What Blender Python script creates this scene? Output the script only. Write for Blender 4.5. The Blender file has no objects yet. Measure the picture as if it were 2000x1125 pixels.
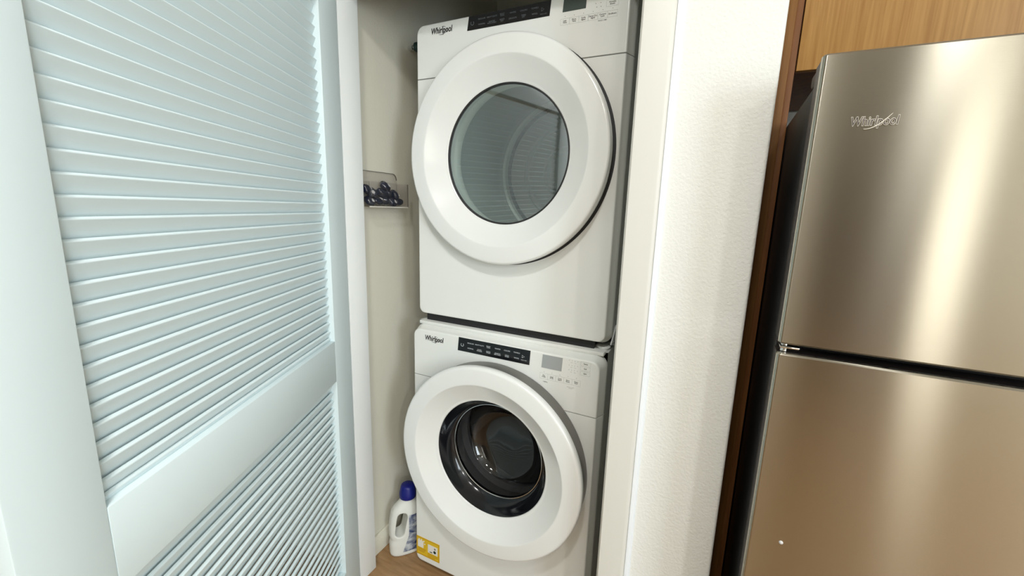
import bpy, bmesh, math, random
from mathutils import Matrix, Vector
random.seed(7)
PI = math.pi
SC = bpy.context.scene
COL = SC.collection

# ------------------------------------------------------------------ camera
cam_d = bpy.data.cameras.new('camera')
cam_d.sensor_fit = 'HORIZONTAL'
cam_d.sensor_width = 36.0
cam_d.lens = 815.758 / 2000 * 36.0
cam_d.clip_start = 0.02
cam = bpy.data.objects.new('camera', cam_d)
COL.objects.link(cam)
cam_right = Vector((0.8935223, 0.44790314, 0.0316334))
cam_down = Vector((0.11099333, -0.15205795, -0.98211958))
cam_fwd = Vector((-0.43508433, 0.88105684, -0.18558143))
M = Matrix.Identity(4)
for i in range(3):
    M[i][0] = cam_right[i]
    M[i][1] = -cam_down[i]
    M[i][2] = -cam_fwd[i]
M[0][3], M[1][3], M[2][3] = 0.940300733, -1.11438866, 1.38343842
cam.matrix_world = M
SC.camera = cam

# ------------------------------------------------------------------ world, lights, exposure
SC.view_settings.view_transform = 'Standard'
SC.view_settings.look = 'None'
SC.view_settings.gamma = 1.0
SC.view_settings.use_curve_mapping = False
SC.view_settings.exposure = 1.0
w = bpy.data.worlds.new('world')
SC.world = w
w.use_nodes = True
w.node_tree.nodes['Background'].inputs[0].default_value = (0.75, 0.88, 1.0, 1)
w.node_tree.nodes['Background'].inputs[1].default_value = 0.6

CEIL = 2.62


def area(name, loc, aim, power, size, color, shape='DISK', size_y=None):
    l = bpy.data.lights.new(name, 'AREA')
    l.energy = power
    l.shape = shape
    l.size = size
    if size_y:
        l.size_y = size_y
    l.color = color
    o = bpy.data.objects.new(name, l)
    o.location = loc
    v = Vector(aim) - Vector(loc)
    o.rotation_euler = v.to_track_quat('-Z', 'Y').to_euler()
    COL.objects.link(o)
    return o


LAMPS = [(1.49, -1.62, 2.6), (0.85, -1.42, 6.5), (3.2, -3.2, 24)]
for (lx, ly, pw) in LAMPS:
    area('lamp_light', (lx, ly, CEIL - 0.045), (lx, ly, 0), pw, 0.17, (1.0, 1.0, 0.985))
# cool fill light from the right, added with an unseen window frame
area('cool_fill_light', (3.83, -2.2, 1.5), (0.0, -1.2, 1.3), 48, 1.3, (0.80, 0.92, 1.0), 'RECTANGLE', 1.5)


# added strip light for the refrigerator streak, inside an unseen window frame
area('streak_light', (2.11, -3.775, 1.35), (2.11, 0, 1.35), 3.2, 0.30, (1.0, 0.97, 0.88), 'RECTANGLE', 1.9)


# ------------------------------------------------------------------ materials
def mat(name, color, rough=0.5, metal=0.0, spec=0.5, coat=0.0, emis=None, estr=0.0):
    m = bpy.data.materials.new(name)
    m.use_nodes = True
    b = m.node_tree.nodes['Principled BSDF']
    b.inputs['Base Color'].default_value = (*color, 1)
    b.inputs['Roughness'].default_value = rough
    b.inputs['Metallic'].default_value = metal
    b.inputs['Specular IOR Level'].default_value = spec
    b.inputs['Coat Weight'].default_value = coat
    b.inputs['Coat Roughness'].default_value = 0.08
    if emis:
        b.inputs['Emission Color'].default_value = (*emis, 1)
        b.inputs['Emission Strength'].default_value = estr
    return m


def nodes(m):
    nt = m.node_tree
    return nt, nt.nodes, nt.links, nt.nodes['Principled BSDF']


def add_noise_bump(m, scale, strength, dist=0.002, detail=3, stretch=(1, 1, 1)):
    nt, N, L, b = nodes(m)
    tc = N.new('ShaderNodeTexCoord')
    mp = N.new('ShaderNodeMapping')
    mp.inputs['Scale'].default_value = stretch
    nz = N.new('ShaderNodeTexNoise')
    nz.inputs['Scale'].default_value = scale
    nz.inputs['Detail'].default_value = detail
    bp = N.new('ShaderNodeBump')
    bp.inputs['Strength'].default_value = strength
    bp.inputs['Distance'].default_value = dist
    L.new(tc.outputs['Object'], mp.inputs['Vector'])
    L.new(mp.outputs['Vector'], nz.inputs['Vector'])
    L.new(nz.outputs['Fac'], bp.inputs['Height'])
    L.new(bp.outputs['Normal'], b.inputs['Normal'])
    return nz


def add_color_noise(m, c1, c2, scale, stretch=(1, 1, 1), detail=6, p0=0.3, p1=0.7, distortion=0.0):
    nt, N, L, b = nodes(m)
    tc = N.new('ShaderNodeTexCoord')
    mp = N.new('ShaderNodeMapping')
    mp.inputs['Scale'].default_value = stretch
    nz = N.new('ShaderNodeTexNoise')
    nz.inputs['Scale'].default_value = scale
    nz.inputs['Detail'].default_value = detail
    nz.inputs['Distortion'].default_value = distortion
    rp = N.new('ShaderNodeValToRGB')
    rp.color_ramp.elements[0].position = p0
    rp.color_ramp.elements[1].position = p1
    rp.color_ramp.elements[0].color = (*c1, 1)
    rp.color_ramp.elements[1].color = (*c2, 1)
    L.new(tc.outputs['Object'], mp.inputs['Vector'])
    L.new(mp.outputs['Vector'], nz.inputs['Vector'])
    L.new(nz.outputs['Fac'], rp.inputs['Fac'])
    L.new(rp.outputs['Color'], b.inputs['Base Color'])
    return rp


MAT = {}
MAT['wall'] = mat('textured_wall_paint', (0.80, 0.81, 0.77), 0.75, spec=0.25)
add_noise_bump(MAT['wall'], 185, 0.6, 0.0022, 2)
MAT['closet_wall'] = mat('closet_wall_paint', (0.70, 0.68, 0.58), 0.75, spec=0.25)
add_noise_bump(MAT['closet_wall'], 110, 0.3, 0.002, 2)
MAT['beige'] = mat('olive_beige_paint', (0.46, 0.45, 0.37), 0.8)
MAT['trim'] = mat('trim_paint', (0.70, 0.695, 0.645), 0.4, spec=0.4)
MAT['jamb'] = mat('jamb_paint', (0.80, 0.83, 0.83), 0.4, spec=0.4)
MAT['bead'] = mat('casing_highlight', (0.82, 0.86, 0.89), 0.4, spec=0.4)  # highlight along the casing edge, put into the colour
MAT['door'] = mat('door_paint', (0.69, 0.80, 0.825), 0.42, spec=0.4)
MAT['ceiling'] = mat('ceiling_paint', (0.85, 0.85, 0.82), 0.8)
MAT['enamel'] = mat('white_enamel', (0.80, 0.81, 0.78), 0.34, spec=0.4, coat=0.05)
MAT['enamel_side'] = mat('cabinet_enamel', (0.62, 0.64, 0.62), 0.3, spec=0.5)
MAT['ring_white'] = mat('door_ring_plastic', (0.80, 0.81, 0.79), 0.18, spec=0.5, coat=0.3)
MAT['black_gloss'] = mat('black_gloss_panel', (0.004, 0.005, 0.007), 0.12)
MAT['black_soft'] = mat('rubber_and_gap_shade', (0.012, 0.012, 0.013), 0.6)
MAT['dark_band'] = mat('grey_door_band', (0.17, 0.165, 0.15), 0.35, metal=0.3)
MAT['steel_drum'] = mat('drum_steel', (0.40, 0.38, 0.36), 0.28, metal=1.0)
MAT['dark_drum'] = mat('dark_drum', (0.10, 0.095, 0.09), 0.25, metal=0.8)
MAT['drum_grey'] = mat('dryer_drum_enamel', (0.42, 0.45, 0.43), 0.4)
MAT['drum_back'] = mat('dryer_drum_back', (0.60, 0.55, 0.53), 0.45)
MAT['drum_light'] = mat('dryer_drum_lip', (0.85, 0.86, 0.82), 0.4)
MAT['chrome'] = mat('chrome', (0.75, 0.76, 0.76), 0.15, metal=1.0)
MAT['gasket'] = mat('grey_gasket', (0.20, 0.20, 0.20), 0.5)
MAT['ink'] = mat('black_ink', (0.012, 0.012, 0.013), 0.4)
MAT['grey_ink'] = mat('grey_ink', (0.20, 0.20, 0.20), 0.5)
MAT['pale_ink'] = mat('pale_ink', (0.52, 0.53, 0.52), 0.5)
MAT['white_ink'] = mat('white_print', (0.55, 0.58, 0.60), 0.5)
MAT['dim_ink'] = mat('dim_print', (0.12, 0.13, 0.14), 0.5)
MAT['lcd_washer'] = mat('grey_display', (0.36, 0.38, 0.38), 0.2)
MAT['lcd_dryer'] = mat('dark_display', (0.055, 0.075, 0.07), 0.15)
MAT['button'] = mat('button_face', (0.84, 0.85, 0.82), 0.3)
MAT['yellow'] = mat('yellow_sticker', (0.72, 0.48, 0.02), 0.5)
MAT['amber'] = mat('amber_print', (0.50, 0.26, 0.01), 0.5)
MAT['paper'] = mat('white_print_area', (0.80, 0.78, 0.72), 0.5)
MAT['bottle'] = mat('white_hdpe', (0.74, 0.75, 0.71), 0.35, spec=0.4)
MAT['cap_blue'] = mat('blue_cap', (0.001, 0.006, 0.17), 0.4)
MAT['fridge_side'] = mat('fridge_side', (0.014, 0.014, 0.015), 0.45)
MAT['fridge_edge'] = mat('fridge_door_edge', (0.035, 0.028, 0.026), 0.4)
MAT['pod'] = mat('dark_pod', (0.005, 0.010, 0.034), 0.12, coat=0.5)
MAT['pod_white'] = mat('pale_pod_fleck', (0.6, 0.6, 0.6), 0.3)
MAT['knob'] = mat('dark_green_knob', (0.006, 0.03, 0.026), 0.4)
MAT['lamp_emit'] = mat('lamp_diffuser', (0.9, 0.9, 0.9), 0.5, emis=(1, 0.96, 0.88), estr=12)
MAT['lamp_rim'] = mat('lamp_rim', (0.8, 0.8, 0.8), 0.4)

# bottle label: blue swirls on white
MAT['bottle_label'] = mat('bottle_label', (0.3, 0.4, 0.6), 0.3)
rp = add_color_noise(MAT['bottle_label'], (0.015, 0.04, 0.14), (0.55, 0.58, 0.60), 16, (1, 1, 1.6), 4, 0.36, 0.62, 1.6)

# wood
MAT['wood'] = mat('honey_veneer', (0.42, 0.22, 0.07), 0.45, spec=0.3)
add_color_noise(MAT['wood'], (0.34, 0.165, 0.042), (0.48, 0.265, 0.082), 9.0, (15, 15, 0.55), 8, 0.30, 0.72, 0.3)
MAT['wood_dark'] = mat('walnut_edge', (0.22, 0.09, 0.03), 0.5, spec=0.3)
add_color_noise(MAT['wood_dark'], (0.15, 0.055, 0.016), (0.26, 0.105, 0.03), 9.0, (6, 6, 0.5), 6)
MAT['wood_shaded'] = mat('shaded_veneer', (0.26, 0.12, 0.035), 0.5, spec=0.25)  # panel veneer, toned down to carry the shade of its narrow slot
add_color_noise(MAT['wood_shaded'], (0.17, 0.072, 0.018), (0.27, 0.125, 0.035), 9.0, (9, 9, 0.5), 6)
MAT['floor'] = mat('oak_floor', (0.40, 0.24, 0.12), 0.4, spec=0.4)
add_color_noise(MAT['floor'], (0.26, 0.145, 0.06), (0.42, 0.255, 0.125), 7.0, (1.2, 9, 1), 7, 0.3, 0.7, 0.4)

# brushed stainless steel: grain runs sideways, so reflections smear upwards
MAT['steel'] = mat('brushed_stainless', (0.46, 0.437, 0.372), 0.225, metal=1.0)
nt, N, L, b = nodes(MAT['steel'])
b.inputs['Anisotropic'].default_value = 1.0
tg = N.new('ShaderNodeCombineXYZ')
tg.inputs[2].default_value = 1.0
L.new(tg.outputs[0], b.inputs['Tangent'])
nz = add_noise_bump(MAT['steel'], 60, 0.05, 0.0006, 4, (0.35, 1, 22))
# clear plastic and glass
def glassy(name, tint, fac, rough=0.03, gloss=(1, 1, 1)):
    m = bpy.data.materials.new(name)
    m.use_nodes = True
    nt = m.node_tree
    for n in list(nt.nodes):
        nt.nodes.remove(n)
    out = nt.nodes.new('ShaderNodeOutputMaterial')
    mx = nt.nodes.new('ShaderNodeMixShader')
    tr = nt.nodes.new('ShaderNodeBsdfTransparent')
    gl = nt.nodes.new('ShaderNodeBsdfGlossy')
    fr = nt.nodes.new('ShaderNodeLayerWeight')
    mr = nt.nodes.new('ShaderNodeMapRange')
    tr.inputs[0].default_value = (*tint, 1)
    gl.inputs[0].default_value = (*gloss, 1)
    gl.inputs['Roughness'].default_value = rough
    pw = nt.nodes.new('ShaderNodeMath')
    pw.operation = 'POWER'
    pw.inputs[1].default_value = 4.0
    fr.inputs['Blend'].default_value = 0.5
    mr.inputs['To Min'].default_value = fac
    mr.inputs['To Max'].default_value = 0.9
    nt.links.new(fr.outputs['Facing'], pw.inputs[0])
    nt.links.new(pw.outputs[0], mr.inputs['Value'])
    nt.links.new(mr.outputs[0], mx.inputs[0])
    nt.links.new(tr.outputs[0], mx.inputs[1])
    nt.links.new(gl.outputs[0], mx.inputs[2])
    nt.links.new(mx.outputs[0], out.inputs[0])
    return m


MAT['dryer_glass'] = glassy('dryer_glass', (0.70, 0.78, 0.75), 0.19)
MAT['washer_glass'] = glassy('washer_glass', (0.42, 0.42, 0.42), 0.05)
MAT['clear'] = glassy('clear_acrylic', (0.955, 0.945, 0.945), 0.05)


# ------------------------------------------------------------------ mesh helpers
def obj(name, bm, m, parent=None, smooth=35, local=False, label=None):
    """link one mesh object; verts are world coordinates unless local"""
    bmesh.ops.remove_doubles(bm, verts=bm.verts, dist=1e-6)
    bmesh.ops.recalc_face_normals(bm, faces=bm.faces)
    if smooth:
        ca = math.radians(smooth)
        for f in bm.faces:
            f.smooth = True
        for e in bm.edges:
            if len(e.link_faces) == 2:
                e.smooth = e.calc_face_angle(0) < ca
            else:
                e.smooth = False
    me = bpy.data.meshes.new(name)
    bm.to_mesh(me)
    bm.free()
    me.materials.append(m)
    o = bpy.data.objects.new(name, me)
    COL.objects.link(o)
    if parent is not None:
        o.parent = parent
        if not local:
            off = wloc(parent)
            me.transform(Matrix.Translation(-off))
    if label:
        o['label'] = label
    return o


def wloc(o):
    v = Vector(o.location)
    while o.parent:
        o = o.parent
        v += Vector(o.location)
    return v


def thing(name, label, cat, loc, rz=0, group=None, kind=None):
    o = bpy.data.objects.new(name, None)
    o.empty_display_size = 0.05
    COL.objects.link(o)
    o.location = loc
    o.rotation_euler = (0, 0, rz)
    tag(o, label, cat, group, kind)
    return o


def tag(o, label, cat, group=None, kind=None):
    o['label'] = label
    o['category'] = cat
    if group:
        o['group'] = group
    if kind:
        o['kind'] = kind
    return o


def struct(name, bm, m, label, cat, smooth=35):
    o = obj(name, bm, m, None, smooth)
    return tag(o, label, cat, kind='structure')


def box(bm, x0, x1, y0, y1, z0, z1, bev=0.0, seg=2):
    vs = [bm.verts.new(p) for p in ((x0, y0, z0), (x1, y0, z0), (x1, y1, z0), (x0, y1, z0),
                                    (x0, y0, z1), (x1, y0, z1), (x1, y1, z1), (x0, y1, z1))]
    fs = [bm.faces.new([vs[i] for i in q]) for q in ((0, 3, 2, 1), (4, 5, 6, 7), (0, 1, 5, 4), (1, 2, 6, 5), (2, 3, 7, 6), (3, 0, 4, 7))]
    if bev > 0:
        es = set()
        for f in fs:
            es.update(f.edges)
        bmesh.ops.bevel(bm, geom=list(es), offset=bev, segments=seg, affect='EDGES', profile=0.5)
    return bm


def bx(*a, **k):
    return box(bmesh.new(), *a, **k)


def loft(bm, loops, cap0=True, cap1=True):
    rings = [[bm.verts.new(p) for p in lp] for lp in loops]
    n = len(rings[0])
    for a, b_ in zip(rings[:-1], rings[1:]):
        for i in range(n):
            j = (i + 1) % n
            bm.faces.new((a[i], a[j], b_[j], b_[i]))
    if cap0:
        bm.faces.new(rings[0])
    if cap1:
        bm.faces.new(list(reversed(rings[-1])))
    return rings


def rr(x0, x1, z0, z1, r, n=8):
    """rounded rectangle in XZ, r = (bl, br, tr, tl)"""
    out = []
    for (cx, cz, rad, a0) in ((x0 + r[0], z0 + r[0], r[0], PI), (x1 - r[1], z0 + r[1], r[1], 1.5 * PI),
                              (x1 - r[2], z1 - r[2], r[2], 0), (x0 + r[3], z1 - r[3], r[3], 0.5 * PI)):
        for k in range(n + 1):
            a = a0 + 0.5 * PI * k / n
            out.append((cx + rad * math.cos(a), cz + rad * math.sin(a)))
    return out


def front_piece(x0, x1, z0, z1, yf, depth, radii, ins, roll, hole=None, steps=6):
    """moulded front: rounded outline, edges rolled back by roll with insets (l, r, b, t); hole = (cx, cz, r)"""
    bm = bmesh.new()
    loops = []
    # a tight rounded lip, then a long slanted flank
    flank = ((1, 0), (0.93, 0.02), (0.85, 0.07), (0.78, 0.16), (0.73, 0.27), (0.70, 0.38), (0.35, 0.85), (0.08, 1.22), (0.0, 1.40))
    for (s, ty) in flank:
        y = yf + roll * ty
        i = [v * s for v in ins]
        ra = tuple(max(0.0005, v - 0.7 * s * max(ins)) for v in radii)
        ol = rr(x0 + i[0], x1 - i[1], z0 + i[2], z1 - i[3], ra)
        if hole:
            fine = []
            for q, p in enumerate(ol):
                p2 = ol[(q + 1) % len(ol)]
                m_ = 24 if math.hypot(p2[0] - p[0], p2[1] - p[1]) > 0.2 else 1
                fine += [(p[0] + (p2[0] - p[0]) * t_ / m_, p[1] + (p2[1] - p[1]) * t_ / m_) for t_ in range(m_)]
            ol = fine
        loops.append([(p[0], y, p[1]) for p in ol])
    loops.append([(p[0], yf + depth, p[2]) for p in loops[-1]])
    mx_, mz_ = (x0 + x1) / 2, (z0 + z1) / 2
    flat = [(p[0] + (0.003 if p[0] < mx_ else -0.003), yf, p[2] + (0.003 if p[2] < mz_ else -0.003) * min(1.0, (z1 - z0) / 0.02)) for p in loops[0]]
    loops.insert(0, flat)
    rings = loft(bm, loops, cap0=False, cap1=False)
    if hole:
        cx, cz, r = hole
        n = len(rings[0])
        c = []
        for v in rings[0]:
            q = math.atan2(v.co.z - cz, v.co.x - cx)
            c.append((cx + r * math.cos(q), cz + r * math.sin(q)))
        c = [bm.verts.new((p[0], yf, p[1])) for p in c]
        for k in range(n):
            j = (k + 1) % n
            bm.faces.new((rings[0][k], rings[0][j], c[j], c[k]))
        d = [bm.verts.new((v.co.x, yf + depth, v.co.z)) for v in c]
        for k in range(n):
            j = (k + 1) % n
            bm.faces.new((c[k], c[j], d[j], d[k]))
    else:
        bm.faces.new(rings[0])
    return bm


def lathe(profile, cx, cz, n=128, bm=None, close=False):
    """turn (radius, y) about the Y axis through (cx, cz)"""
    bm = bm or bmesh.new()
    rings = []
    for (r, y) in profile:
        if r < 1e-6:
            rings.append([bm.verts.new((cx, y, cz))])
        else:
            rings.append([bm.verts.new((cx + r * math.cos(2 * PI * k / n), y, cz + r * math.sin(2 * PI * k / n))) for k in range(n)])
    pairs = list(zip(rings[:-1], rings[1:]))
    if close:
        pairs.append((rings[-1], rings[0]))
    for a, b_ in pairs:
        for k in range(n):
            j = (k + 1) % n
            if len(a) == 1 and len(b_) == 1:
                continue
            if len(a) == 1:
                bm.faces.new((a[0], b_[j], b_[k]))
            elif len(b_) == 1:
                bm.faces.new((a[k], a[j], b_[0]))
            else:
                bm.faces.new((a[k], a[j], b_[j], b_[k]))
    return bm


def lathe_z(profile, cx, cy, n=48, bm=None):
    bm = bm or bmesh.new()
    rings = []
    for (r, z) in profile:
        if r < 1e-6:
            rings.append([bm.verts.new((cx, cy, z))])
        else:
            rings.append([bm.verts.new((cx + r * math.cos(2 * PI * k / n), cy + r * math.sin(2 * PI * k / n), z)) for k in range(n)])
    for a, b_ in zip(rings[:-1], rings[1:]):
        for k in range(n):
            j = (k + 1) % n
            if len(a) == 1:
                bm.faces.new((a[0], b_[j], b_[k]))
            elif len(b_) == 1:
                bm.faces.new((a[k], a[j], b_[0]))
            else:
                bm.faces.new((a[k], a[j], b_[j], b_[k]))
    return bm


def prism(bm, pts, axis, a0, a1):
    """extrude a polygon; pts are the two other coordinates in order"""
    def P(p, a):
        return (a, p[0], p[1]) if axis == 0 else (p[0], a, p[1]) if axis == 1 else (p[0], p[1], a)
    lo = [bm.verts.new(P(p, a0)) for p in pts]
    hi = [bm.verts.new(P(p, a1)) for p in pts]
    n = len(pts)
    for i in range(n):
        j = (i + 1) % n
        bm.faces.new((lo[i], lo[j], hi[j], hi[i]))
    bm.faces.new(list(reversed(lo)))
    bm.faces.new(hi)
    return bm


def strip_bm(path, width, y0, y1, bm=None):
    """a thin flat ribbon in XZ following path [(x, z, half-width scale)]"""
    bm = bm or bmesh.new()
    n = len(path)
    L_, R_ = [], []
    for i, (x, z, s) in enumerate(path):
        a = path[max(0, i - 1)]
        c = path[min(n - 1, i + 1)]
        t = Vector((c[0] - a[0], c[1] - a[1]))
        t.normalize()
        nx, nz_ = -t.y * width * s, t.x * width * s
        L_.append((x + nx, z + nz_))
        R_.append((x - nx, z - nz_))
    return prism(bm, L_ + list(reversed(R_)), 1, y0, y1)


FONT_CACHE = {}


def text(s, size, x, y, z, m, parent, name='lettering', align='CENTER', bold=0.0, shear=0.0, sx=1.0, depth=0.0002, label=None, spacing=1.0):
    """flat print on a front that faces -Y"""
    cu = bpy.data.curves.new('print', 'FONT')
    cu.body = s
    cu.size = size
    cu.align_x = align
    cu.align_y = 'CENTER'
    cu.offset = bold
    cu.shear = shear
    cu.extrude = depth
    cu.space_line = 0.85
    cu.space_character = spacing
    cu.resolution_u = 3
    to = bpy.data.objects.new('print', cu)
    COL.objects.link(to)
    dg = bpy.context.evaluated_depsgraph_get()
    me = bpy.data.meshes.new_from_object(to.evaluated_get(dg))
    bpy.data.objects.remove(to)
    bpy.data.curves.remove(cu)
    me.name = name
    me.transform(Matrix.Diagonal((sx, 1, 1, 1)))
    me.transform(Matrix.Rotation(PI / 2, 4, 'X'))
    me.transform(Matrix.Translation(Vector((x, y, z)) - wloc(parent)))
    me.materials.clear()
    me.materials.append(m)
    o = bpy.data.objects.new(name, me)
    COL.objects.link(o)
    o.parent = parent
    if label:
        o['label'] = label
    return o


def frame_bm(x0, x1, z0, z1, t, y0, y1):
    """thin rectangular outline"""
    bm = bmesh.new()
    o = [(x0, z0), (x1, z0), (x1, z1), (x0, z1)]
    i = [(x0 + t, z0 + t), (x1 - t, z0 + t), (x1 - t, z1 - t), (x0 + t, z1 - t)]
    vo = [[bm.verts.new((p[0], y, p[1])) for p in o] for y in (y0, y1)]
    vi = [[bm.verts.new((p[0], y, p[1])) for p in i] for y in (y0, y1)]
    for k in range(4):
        j = (k + 1) % 4
        bm.faces.new((vo[0][k], vo[0][j], vi[0][j], vi[0][k]))
        bm.faces.new((vo[1][k], vi[1][k], vi[1][j], vo[1][j]))
        bm.faces.new((vo[0][k], vo[1][k], vo[1][j], vo[0][j]))
        bm.faces.new((vi[0][k], vi[0][j], vi[1][j], vi[1][k]))
    return bm


# ------------------------------------------------------------------ the setting
XL, XR = -0.116, 0.744          # closet opening between the jamb faces
YW = -0.160                     # room face of the closet wall
YB = -0.086                     # closet face of that wall
HEAD = 2.0
CL, CR, CB = -0.166, 0.800, 0.86   # closet side and back walls

struct('floor', bx(-1.3, 3.9, -3.9, 1.0, -0.06, 0.0), MAT['floor'], 'light brown oak-look plank floor', 'floor')
struct('ceiling', bx(-1.3, 3.9, -3.9, 1.0, CEIL, CEIL + 0.06), MAT['ceiling'], 'flat white ceiling above the room', 'ceiling')

bm = bmesh.new()
pts = [(-1.2, 0), (XL - 0.019, 0), (XL - 0.019, HEAD + 0.019), (XR + 0.019, HEAD + 0.019), (XR + 0.019, 0), (1.002, 0), (1.002, CEIL), (-1.2, CEIL)]
prism(bm, pts, 1, YW, YB)
bm.edges.ensure_lookup_table()
es = [e for e in bm.edges if all(abs(v.co.x - 1.002) < 1e-5 and abs(v.co.y - YW) < 1e-5 for v in e.verts)]
bmesh.ops.bevel(bm, geom=es, offset=0.006, segments=4, affect='EDGES', profile=0.5)
struct('wall_front', bm, MAT['wall'], 'cream textured wall around the laundry closet opening', 'wall')
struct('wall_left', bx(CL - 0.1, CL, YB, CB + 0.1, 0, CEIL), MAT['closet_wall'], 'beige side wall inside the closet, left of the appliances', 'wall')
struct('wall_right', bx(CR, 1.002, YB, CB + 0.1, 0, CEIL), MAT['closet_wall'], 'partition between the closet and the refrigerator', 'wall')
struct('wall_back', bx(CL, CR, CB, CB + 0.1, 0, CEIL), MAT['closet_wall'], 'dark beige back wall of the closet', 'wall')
struct('wall_alcove', bx(1.002, 3.9, 0.62, 0.72, 0, CEIL), MAT['wall'], 'cream wall behind the refrigerator', 'wall')
struct('wall_west', bx(-1.3, -1.2, -3.9, YW, 0, CEIL), MAT['beige'], 'olive beige hallway wall beyond the louvered door', 'wall')
MAT['taupe'] = mat('taupe_paint', (0.52, 0.49, 0.42), 0.8)
struct('wall_south', bx(-1.3, 3.9, -3.9, -3.8, 0, CEIL), MAT['taupe'], 'taupe wall of the room facing the appliances', 'wall')
struct('wall_east', bx(3.86, 3.96, -3.8, 0.62, 0, CEIL), MAT['wall'], 'cream wall of the room with the added window', 'wall')
win = thing('fill_window', 'unseen white window frame on the east wall, added around the fill light', 'window', (3.85, -2.2, 0.75), kind='structure')  # unseen window, added to house the cool fill light
obj('window_frame', (lambda b_: [box(b_, 3.835, 3.86, -2.9, -1.5, z, z + 0.05) for z in (0.70, 2.26)] and b_)(bmesh.new()), MAT['jamb'], win)

MAT['walnut'] = mat('dark_walnut', (0.05, 0.033, 0.022), 0.4)
d2 = thing('reflection_door', 'unseen dark walnut door, added for its dark reflection in the refrigerator', 'door', (1.45, -3.8, 0), kind='structure')  # unseen, added to darken the lower refrigerator reflection
obj('leaf', bx(1.03, 1.87, -3.80, -3.765, 0.005, 2.05, bev=0.002), MAT['walnut'], d2)
obj('panel', bx(1.15, 1.75, -3.765, -3.757, 1.15, 1.93, bev=0.003), MAT['walnut'], d2)
obj('panel', bx(1.15, 1.75, -3.765, -3.757, 0.18, 0.98, bev=0.003), MAT['walnut'], d2)
obj('handle', bx(1.08, 1.095, -3.757, -3.72, 0.96, 1.10, bev=0.003), MAT['trim'], d2)

w2 = thing('streak_window', 'unseen narrow white window frame, added around the refrigerator streak light', 'window', (2.11, -3.8, 0.35), kind='structure')  # unseen window, added to carry the light for the steel streak
for (a_, c_) in ((1.92, 1.95), (2.27, 2.30)):
    obj('window_frame', bx(a_, c_, -3.80, -3.76, 0.35, 2.35, bev=0.003), MAT['jamb'], w2)
for (a_, c_) in ((0.35, 0.38), (2.32, 2.35)):
    obj('window_frame', bx(1.95, 2.27, -3.80, -3.76, a_, c_, bev=0.003), MAT['jamb'], w2)

# jambs and casings of the closet opening
def bead(bm_, es_f, off, seg=3):
    bmesh.ops.bevel(bm_, geom=es_f, offset=off, segments=seg, affect='EDGES', profile=0.5)


struct('trim_1', bx(XL - 0.019, XL, YW - 0.004, YB, 0, HEAD, bev=0.0025), MAT['jamb'], 'white painted door jamb beside the louvered door', 'door jamb')
struct('trim_2', bx(XR, XR + 0.019, YW - 0.004, YB, 0, HEAD, bev=0.0025), MAT['trim'], 'cream painted jamb right of the appliances', 'door jamb')
struct('trim_3', bx(XL, XR, YW, YB, HEAD, HEAD + 0.019, bev=0.002), MAT['trim'], 'head jamb across the top of the closet opening', 'door jamb')


def casing(x0, x1, z0, z1, outer):
    bm_ = bx(x0, x1, YW - 0.017, YW, z0, z1)
    es_ = [e for e in bm_.edges if all(abs(v.co.x - outer) < 1e-5 and abs(v.co.y - (YW - 0.017)) < 1e-5 for v in e.verts)]
    bead(bm_, es_, 0.011, 4)
    return bm_


tr4 = struct('trim_4', casing(XR + 0.007, XR + 0.071, 0, HEAD + 0.07, XR + 0.071), MAT['trim'], 'flat cream door casing along the right of the closet opening', 'door casing')
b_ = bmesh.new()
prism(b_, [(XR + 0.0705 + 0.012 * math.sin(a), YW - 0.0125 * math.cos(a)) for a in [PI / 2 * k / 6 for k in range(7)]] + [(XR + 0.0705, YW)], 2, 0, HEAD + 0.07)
obj('edge_highlight', b_, MAT['bead'], tr4, label='pale strip along the casing edge with a highlight put into its colour')
struct('trim_5', casing(XL - 0.071, XL - 0.007, 0, HEAD + 0.07, XL - 0.071), MAT['jamb'], 'white door casing behind the louvered door', 'door casing')
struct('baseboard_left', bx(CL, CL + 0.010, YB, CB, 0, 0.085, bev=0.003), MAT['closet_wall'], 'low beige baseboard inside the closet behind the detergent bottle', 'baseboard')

# ------------------------------------------------------------------ louvered door
H = (-0.1138, -0.1678, 0)
DOOR_RZ = math.atan2(-0.8973, 0.4415)
door = thing('door_1', 'tall white louvered closet door standing open', 'door', H, DOOR_RZ, kind='structure')
T = 0.036
S0, S1, SW = 0.116, 0.828, 0.932
Z_TOP = 1.995


def dbox(name, x0, x1, z0, z1, bev=0.002):
    b_ = bx(x0, x1, -T, 0, z0, z1, bev=bev)
    return obj(name, b_, MAT['door'], door, local=True)


dbox('stile', 0.0, S0, 0.008, Z_TOP)
dbox('stile', S1, SW, 0.008, Z_TOP)
dbox('top_rail', S0, S1, Z_TOP - 0.088, Z_TOP)
dbox('middle_rail', S0, S1, 0.8485, 0.977)
dbox('bottom_rail', S0, S1, 0.008, 0.165)
# one louvre: steep, its rounded front edge high and its foot tucked behind the next one
FR, TH, LN = -0.0110, 0.0075, 0.0385
ANG = math.radians(66)


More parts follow.
